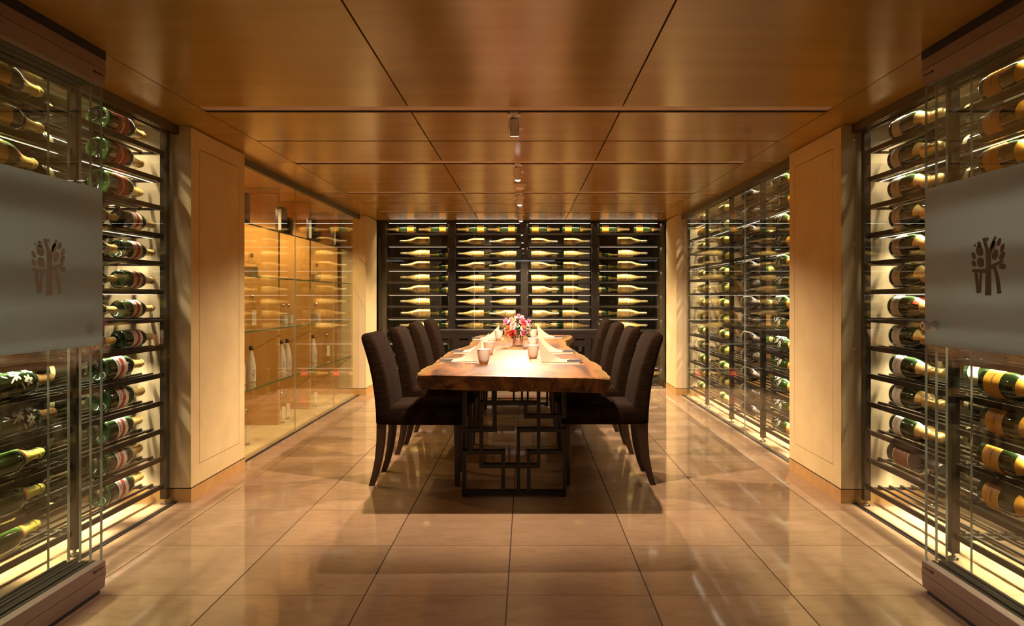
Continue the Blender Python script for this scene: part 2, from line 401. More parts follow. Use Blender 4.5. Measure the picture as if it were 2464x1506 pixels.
for p_, x0, x1, y0, y1 in ((pl, -2.95, -2.06, 4.37, 5.2), (pr, 1.92, 2.85, 4.345, 5.2), (pl2, -2.95, -2.06, 9.12, 9.78), (pr2, 1.92, 2.85, 9.12, 9.78)):
    nme = 'baseboard_left' if x0 < 0 else 'baseboard_right'
    b = struct(MB().box(x0-.003 if x0 > 0 else x0, x1+.003 if x0 < 0 else x1, y0-.004, y1+.003, 0, .082).build(nme, 'base'))
    MB().box(x0-.001 if x0 > 0 else x0, x1+.001 if x0 < 0 else x1, y0-.002, y1+.001, .082, .087).build('shadow_gap', 'void', b)
# end walls near the camera closing the front cabinets
struct(MB().box(WL, XL, 1.55, 1.68, 0, CZ).build('wall_left_end', 'creamin'))
struct(MB().box(XR, WR, 1.55, 1.68, 0, CZ).build('wall_right_end', 'creamin'))

# fixed glazing of the cabinets
def glazing(n, pts, mat, normal='x', hdr='bronze', ch=.055):
    """pts: joints; pane runs along y at x=pts[0] (normal x) or along x at y=pts[0]"""
    p, js = pts
    r = struct(empty(n)); t = .006
    a, b = js[0], js[-1]
    def bx(lo, hi, c0, c1, z0, z1):
        return MB().box(c0, c1, lo, hi, z0, z1) if normal == 'x' else MB().box(lo, hi, c0, c1, z0, z1)
    for u, v in zip(js, js[1:]):
        bx(u+.0015, v-.0015, p-t, p+t, .006, CZ-ch).build('pane', mat, r)
    bx(a, b, p-.012, p+.012, .0, .006).build('bottom_gasket', 'gasket', r)
    bx(a, b, p-.018, p+.018, CZ-ch, CZ-.001).build('top_channel', hdr, r)
    for j in js[1:-1]: bx(j-.0013, j+.0013, p-t*.8, p+t*.8, .006, CZ-ch).build('joint', 'gedge', r)
    return r
glazing('window_1', (XL, (1.7, 3.2, 4.365)), 'glass')
glazing('window_2', (XR, (1.7, 3.2, 4.34)), 'glass')
glazing('window_3', (XL, (5.205, 6.61, 7.94, 9.115)), 'glassL')
glazing('window_4', (XR, (5.205, 6.52, 7.80, 9.115)), 'glass')
glazing('window_5', (9.8, (-2.04, -.72, .64, 1.91)), 'glass', 'y', 'steel', .018)

# ------------------------------------------------------------------ racks
ORD = ['top', 'second', 'third', 'fourth', 'fifth', 'sixth', 'seventh', 'eighth', 'ninth', 'tenth', 'eleventh', 'twelfth', 'bottom']
def shelf_mesh(L, deep, key):
    b = MB(); y0, y1 = -L/2, L/2
    b.box(0, .012, y0, y1, -.028, 0)
    b.box(deep-.012, deep, y0, y1, -.028, 0)
    n = max(3, round(deep/.068))
    for i in range(1, n):
        x = deep*i/n; b.box(x-.006, x+.006, y0, y1, -.012, 0)
    for y in (y0+.01, y1-.01): b.box(0, deep, y-.01, y+.01, -.026, -.012)
    return b.mesh('shelf', 'steel')
foot_me = MB().lathe([(.008, .035), (.008, .014), (.02, .012), (.024, .004), (.024, 0)], 12).mesh('foot', 'chrome', 40)
def side_rack(side, xf, posts, deep, label, name='wine_rack'):
    r = tag(empty(name, (xf, (posts[0]+posts[-1])/2, 0)), label, 'rack', 'steel wine racks in the glass cabinets')
    s = -1 if side < 0 else 1; oy = (posts[0]+posts[-1])/2
    pm = {}
    for d in posts:
        for x in (0, s*deep):
            MB().box(x-.02, x+.02, d-oy-.02, d-oy+.02, .034, CZ-.01).build('post', 'steel', r)
            link('foot', foot_me, r, (x, d-oy, 0))
    MB().box(-.012, .012, posts[0]-oy, posts[-1]-oy, CZ-.06, CZ-.012).build('top_rail', 'steel', r)
    for a, b in zip(posts, posts[1:]):
        L = round(b-a-.04, 3)
        if L not in pm: pm[L] = shelf_mesh(L, deep, L)
        for z in SHELF_Z:
            link('shelf', pm[L], r, (0, (a+b)/2-oy, z), (0, 0, PI if s < 0 else 0))
    xs = -2.25-xf if side < 0 else (2.11-xf if posts[-1] < 5 else 2.108-xf)
    for i, z in enumerate(STRIP_Z):
        xd = -2.393-xf if side < 0 else (2.243-xf if posts[-1] < 5 else 2.25-xf)
        if i in (0, 2, 4, 6): MB().box(xd-.008, xd+.008, posts[0]-oy+.03, posts[-1]-oy-.03, z+.001, z+.010).build('led_strip', 'ledbody', r)
        MB().box(xs-.01, xs+.01, posts[0]-oy+.03, posts[-1]-oy-.03, z+.003, z+.010).build('led_strip', 'ledbody', r)
        for a, b in zip(posts, posts[1:]): MB().box(xs-.004, xs+.004, a-oy+.05, b-oy-.05, z+.0005, z+.003).build('led_diffuser', 'ledglow' if z > 2.2 else 'ledsoft', r)
    return r
side_rack(-1, -2.2, [1.73, 2.59, 3.464, 4.33], .40, 'black steel bottle rack behind the near left glass doors')
side_rack(1, 2.05, [1.70, 2.55, 3.42, 4.30], .40, 'black steel bottle rack behind the near right glass doors')
side_rack(1, 2.06, [5.25, 6.20, 7.15, 8.11, 9.07], .42, 'long black steel bottle rack in the far right glass cabinet')
# back rack: posts and shelves run along x
rb = tag(empty('wine_rack', (0, 9.9, 0)), 'wide black steel rack of lying bottles across the back wall', 'rack', 'steel wine racks in the glass cabinets')
BP = [-1.97, -1.04, -.03, .95, 1.88]
for i, x in enumerate(BP):
    wd = .05 if i not in (0, 4) else .025
    MB().box(x-wd, x+wd, -.03, .03, .02, CZ-.005).build('post', 'steel', rb)
    MB().box(x-wd*.6, x+wd*.6, .42, .48, .02, CZ-.005).build('post', 'steel', rb)
    for yy in (0, .45): link('foot', foot_me, rb, (x, yy, 0))
MB().box(BP[0], BP[-1], -.02, .02, CZ-.03, CZ-.004).build('top_rail', 'steel', rb)
for a, b in zip(BP, BP[1:]):
    L = b-a-.05
    me = shelf_mesh(L, .46, 0)
    for z in SHELF_Z: link('shelf', me, rb, ((a+b)/2, -.01, z), (0, 0, -PI/2)).location = ((a+b)/2, .45, z)
    for z in BACK_Z:
        MB().box(a+.06, b-.06, -.048, -.028, z+.003, z+.010).build('led_strip', 'ledbody', rb)
        MB().box(a+.07, b-.07, -.043, -.033, z+.0005, z+.003).build('led_diffuser', 'ledglow' if z > 2.2 else 'ledsoft', rb)

# ------------------------------------------------------------------ bottles
BIG, SML = (.43, .068), (.37, .052)
CH = [(.05, .05), (.035, .5), (.008, .70), (.0, .80), (.0, .92), (.010, .985), (.03, 1), (.42, 1), (.5, .975), (.56, .89), (.62, .74), (.68, .565), (.74, .43), (.80, .355), (.88, .315), (.918, .30), (.922, .37), (.948, .37), (.952, .31), (.99, .30), (1, .26)]
BX = [(.0, .5), (.0, .88), (.012, .98), (.03, 1), (.60, 1), (.66, .97), (.70, .86), (.735, .62), (.77, .42), (.82, .36), (.94, .34), (.945, .40), (.975, .40), (.98, .34), (1, .3)]
CR = [(.0, .5), (.0, .9), (.01, .98), (.03, 1), (.36, 1), (.43, .97), (.50, .86), (.58, .68), (.66, .50), (.74, .36), (.82, .29), (.92, .25), (.925, .31), (.95, .31), (.955, .26), (1, .24)]
def interp(prof, t):
    for (a, ra), (b, rb_) in zip(prof, prof[1:]):
        if a <= t <= b and b > a: return ra+(rb_-ra)*(t-a)/(b-a)
    return prof[-1][1]
def body(prof, L, R, mat, seg=20): return MB().lathe([(r*R, t*L) for t, r in prof], seg, 'y').mesh('bottle', mat, 60)
def foil(prof, L, R, t0, mat, off=.0012):
    pts = [(interp(prof, t0)*R+off*.3, t0*L)]+[(r*R+off, t*L) for t, r in prof if t > t0+.01]
    pts.append((.02*R, L+off)); return MB().lathe(pts, 16, 'y').mesh('foil', mat, 60)
def band(prof, L, R, t0, t1, a0, a1, mat, off=.0008, slant=0, n=14):
    """label wrapped round the bottle, angle 0 = local +x, +90 = local +z"""
    b = MB(); rows_ = 5; rings = []
    for i in range(n+1):
        a = a0+(a1-a0)*i/n; ring = []
        for k in range(rows_):
            t = t0+(t1-t0)*k/(rows_-1)+slant*(i/n-.5); r = interp(prof, t)*R+off
            ring.append((r*math.cos(a), t*L, r*math.sin(a)))
        rings.append(ring)
    b.loft(rings, cap=False, closed=False); return b.mesh('label', mat, 60)
def wrap2d(b, verts, faces, prof, L, R, t, a, off, mode):
    out = []
    for x, y, _ in verts:
        if mode == 'round': tt, aa = t+y/L, a-x/(interp(prof, t)*R)          # baseline runs round the bottle
        else: tt, aa = t+x/L, a+y/(interp(prof, t)*R)                        # baseline runs along the bottle
        r = interp(prof, min(max(tt, .02), .99))*R+off
        out.append((r*math.cos(aa), tt*L, r*math.sin(aa)))
    b.add(out, faces)
def words(txts, prof, L, R, mat, off=.0014, name='lettering'):
    b = MB()
    for txt, size, t, a, mode in txts:
        v, f = text_mb(txt, size); wrap2d(b, v, f, prof, L, R, t, a, off, mode)
    me = bpy.data.meshes.new(name); me.from_pydata(b.v, [], b.f); me.materials.append(M[mat]); return me
def petals(prof, L, R):
    b = MB(); rnd = random.Random(3)
    def ell(u, v, rx, ry, rot):
        pts = [(u+rx*math.cos(a)*math.cos(rot)-ry*math.sin(a)*math.sin(rot), v+rx*math.cos(a)*math.sin(rot)+ry*math.sin(a)*math.cos(rot), 0) for a in [2*PI*i/9 for i in range(9)]]
        wrap2d(b, pts, [tuple(range(9))], prof, L, R, .33, .35, .0012, 'along')
    for cu, cv, s in ((-.03, .0, 1), (.045, .03, .95), (.035, -.04, .8), (-.085, .035, .6)):
        for i in range(6):
            a = 2*PI*i/6+rnd.random()*.3
            ell(cu+.021*s*math.cos(a), cv+.021*s*math.sin(a), .0165*s, .0095*s, a)
    for cu, cv, rot, l in ((-.06, -.03, .6, .024), (.0, .055, 1.2, .02), (.085, 0, .2, .02), (-.1, -.01, -.4, .018), (.0, -.065, -.9, .02)):
        ell(cu, cv, l, .005, rot)
    return b.mesh('painted_flowers', 'white')
K = {}
def kind(key, prof, size, glass, parts): K[key] = (body(prof, *size, glass), [(n, m) for n, m in parts])
L, R = BIG
kind('red_big', CH, BIG, 'bottleg', [('foil', foil(CH, L, R, .66, 'gold')), ('label', band(CH, L, R, .17, .41, -1.7, 1.7, 'rlabel')),
     ('label_strip', band(CH, L, R, .27, .30, -1.7, 1.7, 'wlabel', .0014)), ('lettering', words([('G.H.MUMM', .026, .235, .3, 'round')], CH, L, R, 'wlabel', .0018))])
kind('sash_big', CH, BIG, 'bottle', [('foil', foil(CH, L, R, .66, 'gold')), ('label', band(CH, L, R, .16, .39, -1.6, 1.6, 'wlabel')),
     ('red_sash', band(CH, L, R, .255, .325, -1.6, 1.6, 'rlabel', .0014, .08)), ('lettering', words([('G.H.MUMM', .022, .20, .3, 'round'), ('CHAMPAGNE', .012, .37, .2, 'round')], CH, L, R, 'ink', .0018))])
kind('flower_big', CH, BIG, 'bottle', [('foil', foil(CH, L, R, .66, 'bronzef')), ('painted_flowers', petals(CH, L, R))])
kind('flower_green', CH, BIG, 'bottleg', [('foil', foil(CH, L, R, .66, 'olabel')), ('painted_flowers', petals(CH, L, R))])
kind('piper_big', CH, BIG, 'bottleg', [('foil', foil(CH, L, R, .64, 'goldg')), ('collar', band(CH, L, R, .60, .65, -PI, PI, 'rlabel', .001)), ('lettering', words([('PIPER', .026, .80, .5, 'along')], CH, L, R, 'ink', .003))])
kind('gold_big', CH, BIG, 'bottleg', [('foil', foil(CH, L, R, .62, 'gold')), ('collar', band(CH, L, R, .585, .63, -PI, PI, 'rlabel', .001)), ('label', band(CH, L, R, .17, .38, -1.3, 1.3, 'glabel'))])
kind('white_big', CH, BIG, 'bottle', [('foil', foil(CH, L, R, .66, 'gold')), ('label', band(CH, L, R, .10, .30, -1.5, 1.5, 'wlabel')),
     ('collar', band(CH, L, R, .585, .665, -.75, .75, 'gold', .0016)), ('lettering', words([('MOËT', .034, .79, .35, 'along'), ('MOËT & CHANDON', .013, .2, .3, 'round'), ('CHAMPAGNE', .011, .155, .3, 'round')], CH, L, R, 'ink', .0035))])
kind('seal_big', CH, BIG, 'bottle', [('foil', foil(CH, L, R, .66, 'gold')), ('label', band(CH, L, R, .10, .30, -1.5, 1.5, 'wlabel')),
     ('red_seal', band(CH, L, R, .58, .67, -.3, .9, 'f_red' if False else 'rlabel', .0016)), ('lettering', words([('MOËT & CHANDON', .013, .2, .3, 'round')], CH, L, R, 'ink', .0018))])
kind('orange_big', CH, BIG, 'bottle', [('foil', foil(CH, L, R, .66, 'olabel')), ('label', band(CH, L, R, .10, .36, -1.7, 1.7, 'olabel')), ('collar', band(CH, L, R, .57, .67, -1.2, 1.2, 'olabel', .0016)),
     ('lettering', words([('Veuve Clicquot', .02, .245, .25, 'round'), ('BRUT', .013, .185, .25, 'round')], CH, L, R, 'ink', .0018))])
kind('brown_big', BX, BIG, 'bottleb', [('foil', foil(BX, L, R, .77, 'darkf')), ('label', band(BX, L, R, .18, .52, -1.2, 1.2, 'blabel')), ('label_edge', band(BX, L, R, .515, .53, -1.2, 1.2, 'goldink', .001)),
     ('label_edge', band(BX, L, R, .17, .185, -1.2, 1.2, 'goldink', .001)), ('lettering', words([('CUVÉE', .014, .42, .3, 'round'), ('MAGNUM', .011, .3, .3, 'round')], BX, L, R, 'goldink', .0018))])
kind('dark_big', CH, BIG, 'bottleb', [('foil', foil(CH, L, R, .66, 'darkf')), ('label', band(CH, L, R, .03, .12, -1.9, 1.9, 'palef'))])
L, R = SML
kind('sash_small', CH, SML, 'bottle', [('foil', foil(CH, L, R, .66, 'gold')), ('label', band(CH, L, R, .18, .43, -1.6, 1.6, 'wlabel')), ('red_sash', band(CH, L, R, .29, .36, -1.6, 1.6, 'rlabel', .0014, .08)),
     ('lettering', words([('G.H.MUMM', .016, .225, .3, 'round')], CH, L, R, 'ink', .0018))])
kind('green_small', CH, SML, 'bottleg', [('foil', foil(CH, L, R, .60, 'goldg')), ('label', band(CH, L, R, .14, .34, -1.4, 1.4, 'glabel'))])
kind('clear', CR, (.37, .054), 'clearb', [('foil', foil(CR, L, .054, .80, 'palef')), ('label', band(CR, L, .054, .12, .30, -.8, .8, 'glabel', .001)), ('label_strip', band(CR, L, .054, .33, .345, -1.1, 1.1, 'wlabel', .001))])
L2 = .425
kind('orange_small', CH, (L2, .060), 'bottleg', [('foil', foil(CH, L2, .06, .64, 'gold')), ('label', band(CH, L2, .06, .08, .30, -1.8, 1.8, 'olabel')), ('collar', band(CH, L2, .06, .59, .65, -1.2, 1.2, 'olabel', .0016)), ('seal', band(CH, L2, .06, .605, .64, -.25, .25, 'ink', .002))])
kind('red_small', CH, (L2, .060), 'bottle', [('foil', foil(CH, L2, .06, .64, 'gold')), ('label', band(CH, L2, .06, .12, .34, -1.8, 1.8, 'rlabel'))])
RAD = {'red_big': .068, 'clear': .054, 'orange_small': .060, 'red_small': .060}
def bottle(key, x, y, zshelf, theta, roll, label, group):
    me, parts = K[key]
    r = RAD.get(key, .052 if key.endswith('small') else .068)
    o = link('wine_bottle', me, None, (x, y, zshelf+r+.0015), (0, roll, theta))
    for n, m in parts: link(n, m, o)
    return tag(o, label, 'bottle', group)
T = -.45     # label turned upward and towards the room
gl = 'bottles in the near left rack'
for k in range(13):
    z = SHELF_Z[k]; jit = lambda a=.012: random.uniform(-a, a)
    sh = f'{ORD[k]} shelf'
    if k in (0, 1, 2):
        bottle('red_big', -2.285, 3.80+jit(), z, jit(.03), T+jit(.2), f'large green champagne bottle with red label, {sh}, beside the near left pillar', gl)
    elif k >= 8:
        bottle('sash_big', -2.285, 3.80+jit(), z, jit(.03), T+jit(.2), f'large champagne bottle with red sash on white label, {sh}, near left pillar', gl)
    else:
        bottle('sash_small', -2.265, 3.945+jit(.004), z, jit(.02), T+jit(.2), f'smaller red-sashed bottle closest to the near left pillar, {sh}', gl)
        bottle('sash_small', -2.265, 3.545+jit(), z, jit(.03), T+jit(.2), f'smaller red-sashed bottle partly behind frosted door, {sh}, near left rack', gl)
    if k in (0, 1, 2, 8, 9, 10, 11, 12):
        bottle('dark_big', -2.50, 3.62+jit(), z, jit(.03), T, f'dark bottle at the back of the near left rack, {sh}, behind a labelled one', gl)
        kd = 'gold_big' if k < 3 else ('flower_big' if k < 10 else 'piper_big')
        ds = {'gold_big': 'gold-necked green bottle above the left frosted panel', 'flower_big': 'black bottle painted with white flowers below left frosted panel',
              'piper_big': 'green bottle with yellow foil neck below left frosted panel'}[kd]
        bottle(kd, -2.285, (2.90 if kd != 'flower_big' else 3.0)+jit(), z, jit(.03), T+jit(.2), f'{ds}, {sh}', gl)
        if k >= 9: bottle('piper_big', -2.50, 3.03+jit(), z, jit(.03), T, f'gold-necked bottle deep behind the front row at far left edge, {sh}', gl)
gr = 'bottles in the near right rack'
for k in range(13):
    z = SHELF_Z[k]; sh = f'{ORD[k]} shelf'; jit = lambda a=.012: random.uniform(-a, a)
    if k < 11:
        key = 'seal_big' if k == 6 else 'white_big'
        bottle(key, 2.145, 4.10+jit(), z, PI+jit(.03), T+jit(.2), f'white-labelled champagne bottle{" with red neck seal" if k == 6 else ""} beside near right pillar, {sh}', gr)
    elif k == 11:
        bottle('brown_big', 2.145, 4.12, z, PI+.03, T, 'dark bottle with large brown label below the white-labelled row, near right rack', gr)
    if k in (0, 1, 2, 8, 9, 10, 11):
        bottle('orange_big', 2.145, 3.285+jit(), z, PI+jit(.03), T+jit(.2), f'large bottle with orange label at the right edge, {sh}', gr)
        bottle('dark_big' if k not in (8,) else 'white_big', 2.34, 3.72+jit(), z, PI+jit(.03), T, f'bottle at the back of the near right rack behind the post, {sh}', gr)
gf = 'bottles in the far right rack'
for k in range(13):
    z = SHELF_Z[k]; sh = f'{ORD[k]} shelf'; jit = lambda a=.014: random.uniform(-a, a)
    bottle('flower_green', 2.14, 6.02+jit(), z, PI+jit(.03), T+jit(.3), f'green bottle painted with white flowers, {sh}, bay beside right pillar', gf)
    bottle('dark_big', 2.14, 6.90+jit(), z, PI+jit(.03), T+jit(.3), f'dark bottle with silvery base, {sh}, second bay of far right rack', gf)
    bottle('green_small', 2.13, 7.76+jit(), z, PI+jit(.04), T+jit(.3), f'gold-necked green bottle, {sh}, third bay of far right rack', gf)
    bottle('green_small', 2.13, 8.66+jit(), z, PI+jit(.04), T+jit(.3), f'gold-necked green bottle, {sh}, last bay of far right rack', gf)
    if k % 2 == 0:
        bottle('flower_green' if k % 4 else 'dark_big', 2.36, 6.06+jit(), z, PI+jit(.03), T, f'bottle in the rear row, {sh}, bay beside right pillar', gf)
        bottle('green_small', 2.36, 7.05+jit(), z, PI+jit(.03), T, f'bottle in the rear row, {sh}, second bay of far right rack', gf)
# back rack: necks point away from the middle
gb = 'bottles in the back wall rack'
COLN = ['first', 'second', 'third', 'fourth', 'fifth', 'sixth', 'seventh', 'eighth']
def px2x(px, d=9.99): return (px-1267)*d/F_PX
top = [(931, 1004), (1007, 1081), (1099, 1172), (1176, 1246), (1273, 1346), (1352, 1426), (1441, 1515), (1523, 1597)]
for i, (a, b) in enumerate(top):
    left = i < 4; basex = px2x(b-1 if left else a+1)
    bottle('orange_small', basex, 9.99, SHELF_Z[0], PI/2 if left else -PI/2, PI+.3 if left else -.3, f'orange-labelled bottle on the top back shelf, {COLN[i]} from the left', gb)
    bottle('red_small', basex, 9.99, SHELF_Z[12], PI/2 if left else -PI/2, PI+.3 if left else -.3, f'red-labelled bottle on the bottom back shelf, {COLN[i]} from the left', gb)
cols = [(964, 1036), (1103, 1165), (1180, 1242), (1279, 1342), (1355, 1417), (1485, 1556)]
for i, (a, b) in enumerate(cols):
    left = i < 3
    for k in range(1, 9):
        basex = px2x(b if left else a)+random.uniform(-.012, .012)
        o = bottle('clear', basex, 9.975, SHELF_Z[k], (PI/2 if left else -PI/2)+random.uniform(-.02, .02), (PI+.35 if left else -.35)+random.uniform(-.4, .4),
               f'pale gold bottle, {ORD[k]} back shelf, {COLN[i]} column from the left', gb)
        if i in (0, 5): o.scale = (1.12, 1.12, 1.12); o.location.z += .0066
    for k in (2, 3, 4, 5, 7, 8):
        if i in (0, 2, 3, 5):
            bottle('green_small', px2x({0: 1090, 2: 1215, 3: 1320, 5: 1430}[i]), 10.25, SHELF_Z[k], PI/2 if left else -PI/2, PI if left else 0,
                   f'dim green bottle in the rear row, {ORD[k]} back shelf, near {COLN[i]} gold column', gb)

# ------------------------------------------------------------------ left display cabinet
cab = tag(empty('display_cabinet', (WL, 7.15, 0)), 'maple display cabinet with glass shelves behind the far left glass', 'cabinet')
cx, cy = WL, 7.15
for d in (5.86, 6.88, 7.87, 9.03):
    MB().box(.02, -2.4-cx, d-cy, d-cy+.05, .02, CZ-.01).build('partition', 'maple', cab)
MB().box(.02, -2.2-cx, 5.21-cy, 9.11-cy, 0.002, .02).build('plinth', 'creamin', cab)
LSH = [.515, .985, 1.43, 1.85]
for z in LSH:
    g = MB().box(.03, -2.225-cx, 5.22-cy, 9.1-cy, z-.012, z).build('glass_shelf', 'shelfglass', cab)
    MB().box(-2.2255-cx, -2.2235-cx, 5.22-cy, 9.1-cy, z-.012, z).build('polished_edge', 'shelfedge', g)
for d in (5.75, 6.4, 7.4, 8.42):
    MB().lathe([(.03, CZ-.03), (.045, CZ-.03), (.05, CZ-.002), (.03, CZ-.002)], 14, loc=(-2.62-cx, d-cy, 0)).build('downlight_ring', 'chrome', cab, 40)
gd = 'vessels in the left display cabinet'
fb = MB().lathe([(.036, 0), (.042, .004), (.043, .13), (.038, .16), (.026, .22), (.015, .265), (.013, .28)], 20).mesh('frosted_bottle', 'frostb', 50)
fc = MB().lathe([(.017, .276), (.018, .28), (.018, .31), (.015, .314)], 14).mesh('cap', 'cap', 40)
def motif():
    b = MB()
    for cz, r in ((.07, .014), (.097, .010), (.045, .009)):
        pts = [(math.cos(2*PI*i/14), math.sin(2*PI*i/14)) for i in range(14)]
        vs = []
        for rr in (r, r*.75):
            for c, s_ in pts:
                a = -.6+rr*c/.0435; vs.append((.0438*math.cos(a), .0438*math.sin(a), cz+rr*s_))
        b.add(vs, [(i, (i+1) % 14, 14+(i+1) % 14, 14+i) for i in range(14)])
    return b.mesh('circle_print', 'cable')
fm = motif()
for x, d, wh in ((-2.42, 6.25, 'in front of the nearest partition'), (-2.42, 6.02, 'half hidden by the left pillar'), (-2.42, 7.03, 'left of the pair in the middle bay'), (-2.44, 7.26, 'right of the pair in the middle bay'), (-2.42, 8.07, 'alone in the farthest bay')):
    o = tag(link('frosted_bottle', fb, None, (x, d, LSH[0])), f'white frosted bottle with black cap, {wh}', 'bottle', gd)
    link('cap', fc, o); link('circle_print', fm, o)
cbm = MB().lathe([(.036, 0), (.04, .006), (.04, .17), (.036, .20), (.018, .235), (.014, .245), (.014, .27), (.016, .275)], 18).mesh('clear_bottle', 'clear', 50)
ccm = MB().lathe([(.018, .262), (.02, .266), (.02, .295), (.016, .30)], 14).mesh('stopper', 'chrome', 40)
lbm = MB().box(.0405, .042, -.02, .02, .03, .16).mesh('label_card', 'wlabel')
for x, d, z, wh in ((-2.42, 6.26, LSH[1], 'upright on the third glass shelf beside left pillar'), (-2.36, 5.98, .02, 'on the cabinet floor beside left pillar'), (-2.42, 7.02, .02, 'first of two on the floor of the middle bay'),
                    (-2.45, 7.24, .02, 'second of two on the floor of the middle bay'), (-2.42, 8.08, .02, 'on the floor of the farthest bay'), (-2.42, 8.6, LSH[0], 'beyond the last frosted bottle')):
    o = tag(link('clear_bottle', cbm, None, (x, d, z), (0, 0, -.6)), f'clear glass bottle with silver stopper {wh}', 'bottle', gd)
    link('stopper', ccm, o); link('label_card', lbm, o)
dq = MB().loft([rrect(0, 0, .05, .05, .01, 0), rrect(0, 0, .05, .05, .01, .12), rrect(0, 0, .02, .02, .018, .15), rrect(0, 0, .018, .018, .016, .18)]).mesh('decanter', 'clear', 40)
dliq = MB().loft([rrect(0, 0, .045, .045, .008, .006), rrect(0, 0, .045, .045, .008, .09)]).mesh('liquid', 'frostb', 40)
for x, d, z, wh in ((-2.4, 6.2, LSH[2], 'on the upper shelf by the left pillar'), (-2.4, 7.0, LSH[1], 'left of the pair in the middle bay'), (-2.42, 7.22, LSH[1], 'right of the pair in the middle bay'), (-2.4, 8.12, LSH[2], 'on the upper shelf of the farthest bay'), (-2.4, 8.1, LSH[1], 'on the lower shelf of the farthest bay')):
    o = tag(link('decanter', dq, None, (x, d, z)), f'square clear decanter {wh}', 'decanter', gd)
    link('liquid', dliq, o); link('stopper', ccm, o, (0, 0, -.09))
bxm = bevel(MB().box(-.04, .04, -.045, .045, 0, .24).mesh('gift_box', 'box'), .002, 1)
bxs = bevel(MB().box(-.04, .04, -.05, .05, 0, .16).mesh('gift_box', 'box'), .012, 2)
bxl = MB().box(-.012, .014, -.0462, -.045, .03, .22).mesh('label_strip', 'wlabel')
for x, d, me, wh in ((-2.27, 5.70, bxm, 'half hidden behind the left pillar'), (-2.28, 6.62, bxm, 'in the middle of the row'), (-2.27, 6.75, bxs, 'short and rounded in the middle of the row'), (-2.28, 7.55, bxm, 'third along the row'), (-2.27, 7.70, bxs, 'short and rounded third along the row'), (-2.28, 8.5, bxm, 'farthest along the row')):
    o = tag(link('gift_box', me, None, (x, d, LSH[3])), f'black gift box on top glass shelf, {wh}', 'box', gd)
    if me is bxm: link('label_strip', bxl, o)

# ------------------------------------------------------------------ stacked folding glass doors
def tree_logo(mat, parent, fx, side, dc, zc):
    """flat print on the glass; side=+1 image-right is nearer the camera"""
    b = MB(); sx, sz = .198/250, .218/430
    def poly(pts):
        vs = []
        for px, py in pts:
            u = (px-1550)*sx; vs.append((fx, dc-u*side, zc-(py-720)*sz))
        n = len(vs)
        b.add(vs, [tuple(range(n))])
    def ell(x, y, rx, ry, rot):
        r = math.radians(rot)
        poly([(x+rx*math.cos(a)*math.cos(r)-ry*math.sin(a)*abs(math.sin(a))**.3*math.sin(r), y+rx*math.cos(a)*math.sin(r)+ry*math.sin(a)*math.cos(r)) for a in [2*PI*i/14 for i in range(14)]])
    poly([(1507, 515), (1530, 508), (1556, 600), (1572, 640), (1574, 935), (1527, 935), (1535, 700), (1530, 600)])
    poly([(1556, 600), (1585, 530), (1600, 505), (1610, 520), (1580, 595), (1571, 650)])
    poly([(1572, 715), (1655, 680), (1660, 696), (1588, 738), (1572, 750)])
    poly([(1584, 735), (1608, 730), (1628, 800), (1645, 920), (1615, 925), (1603, 810)])
    poly([(1428, 738), (1536, 742), (1536, 772), (1434, 757)])
    poly([(1448, 757), (1474, 757), (1486, 850), (1488, 918), (1465, 920)])
    poly([(1490, 760), (1508, 763), (1500, 915), (1486, 917), (1484, 850)])
    for e in ((1488, 605, 27, 42, -22), (1495, 690, 26, 40, -18), (1443, 637, 15, 28, -18), (1445, 695, 16, 25, -30), (1486, 556, 16, 24, -25), (1452, 560, 9, 10, 0), (1545, 525, 9, 16, 0),
              (1588, 575, 17, 36, 14), (1627, 555, 14, 30, 18), (1600, 642, 22, 40, 14), (1650, 600, 15, 32, 20), (1648, 655, 18, 32, 28), (1650, 730, 26, 22, 10)):
        ell(*e)
    me = bpy.data.meshes.new('tree_logo'); me.from_pydata(b.v, [], b.f); me.materials.append(M[mat])
    return link('tree_logo', me, parent)
knob_me = MB().lathe([(.011, 0), (.020, .004), (.021, .010), (.013, .016), (.012, .034), (.020, .042), (.021, .052), (.017, .058), (.008, .058), (.007, .050)], 20, 'x').mesh('knob', P('satin_steel_knob', (.78, .74, .70), .35, .5), 50)
DEND, DST = 3.05, 1.9
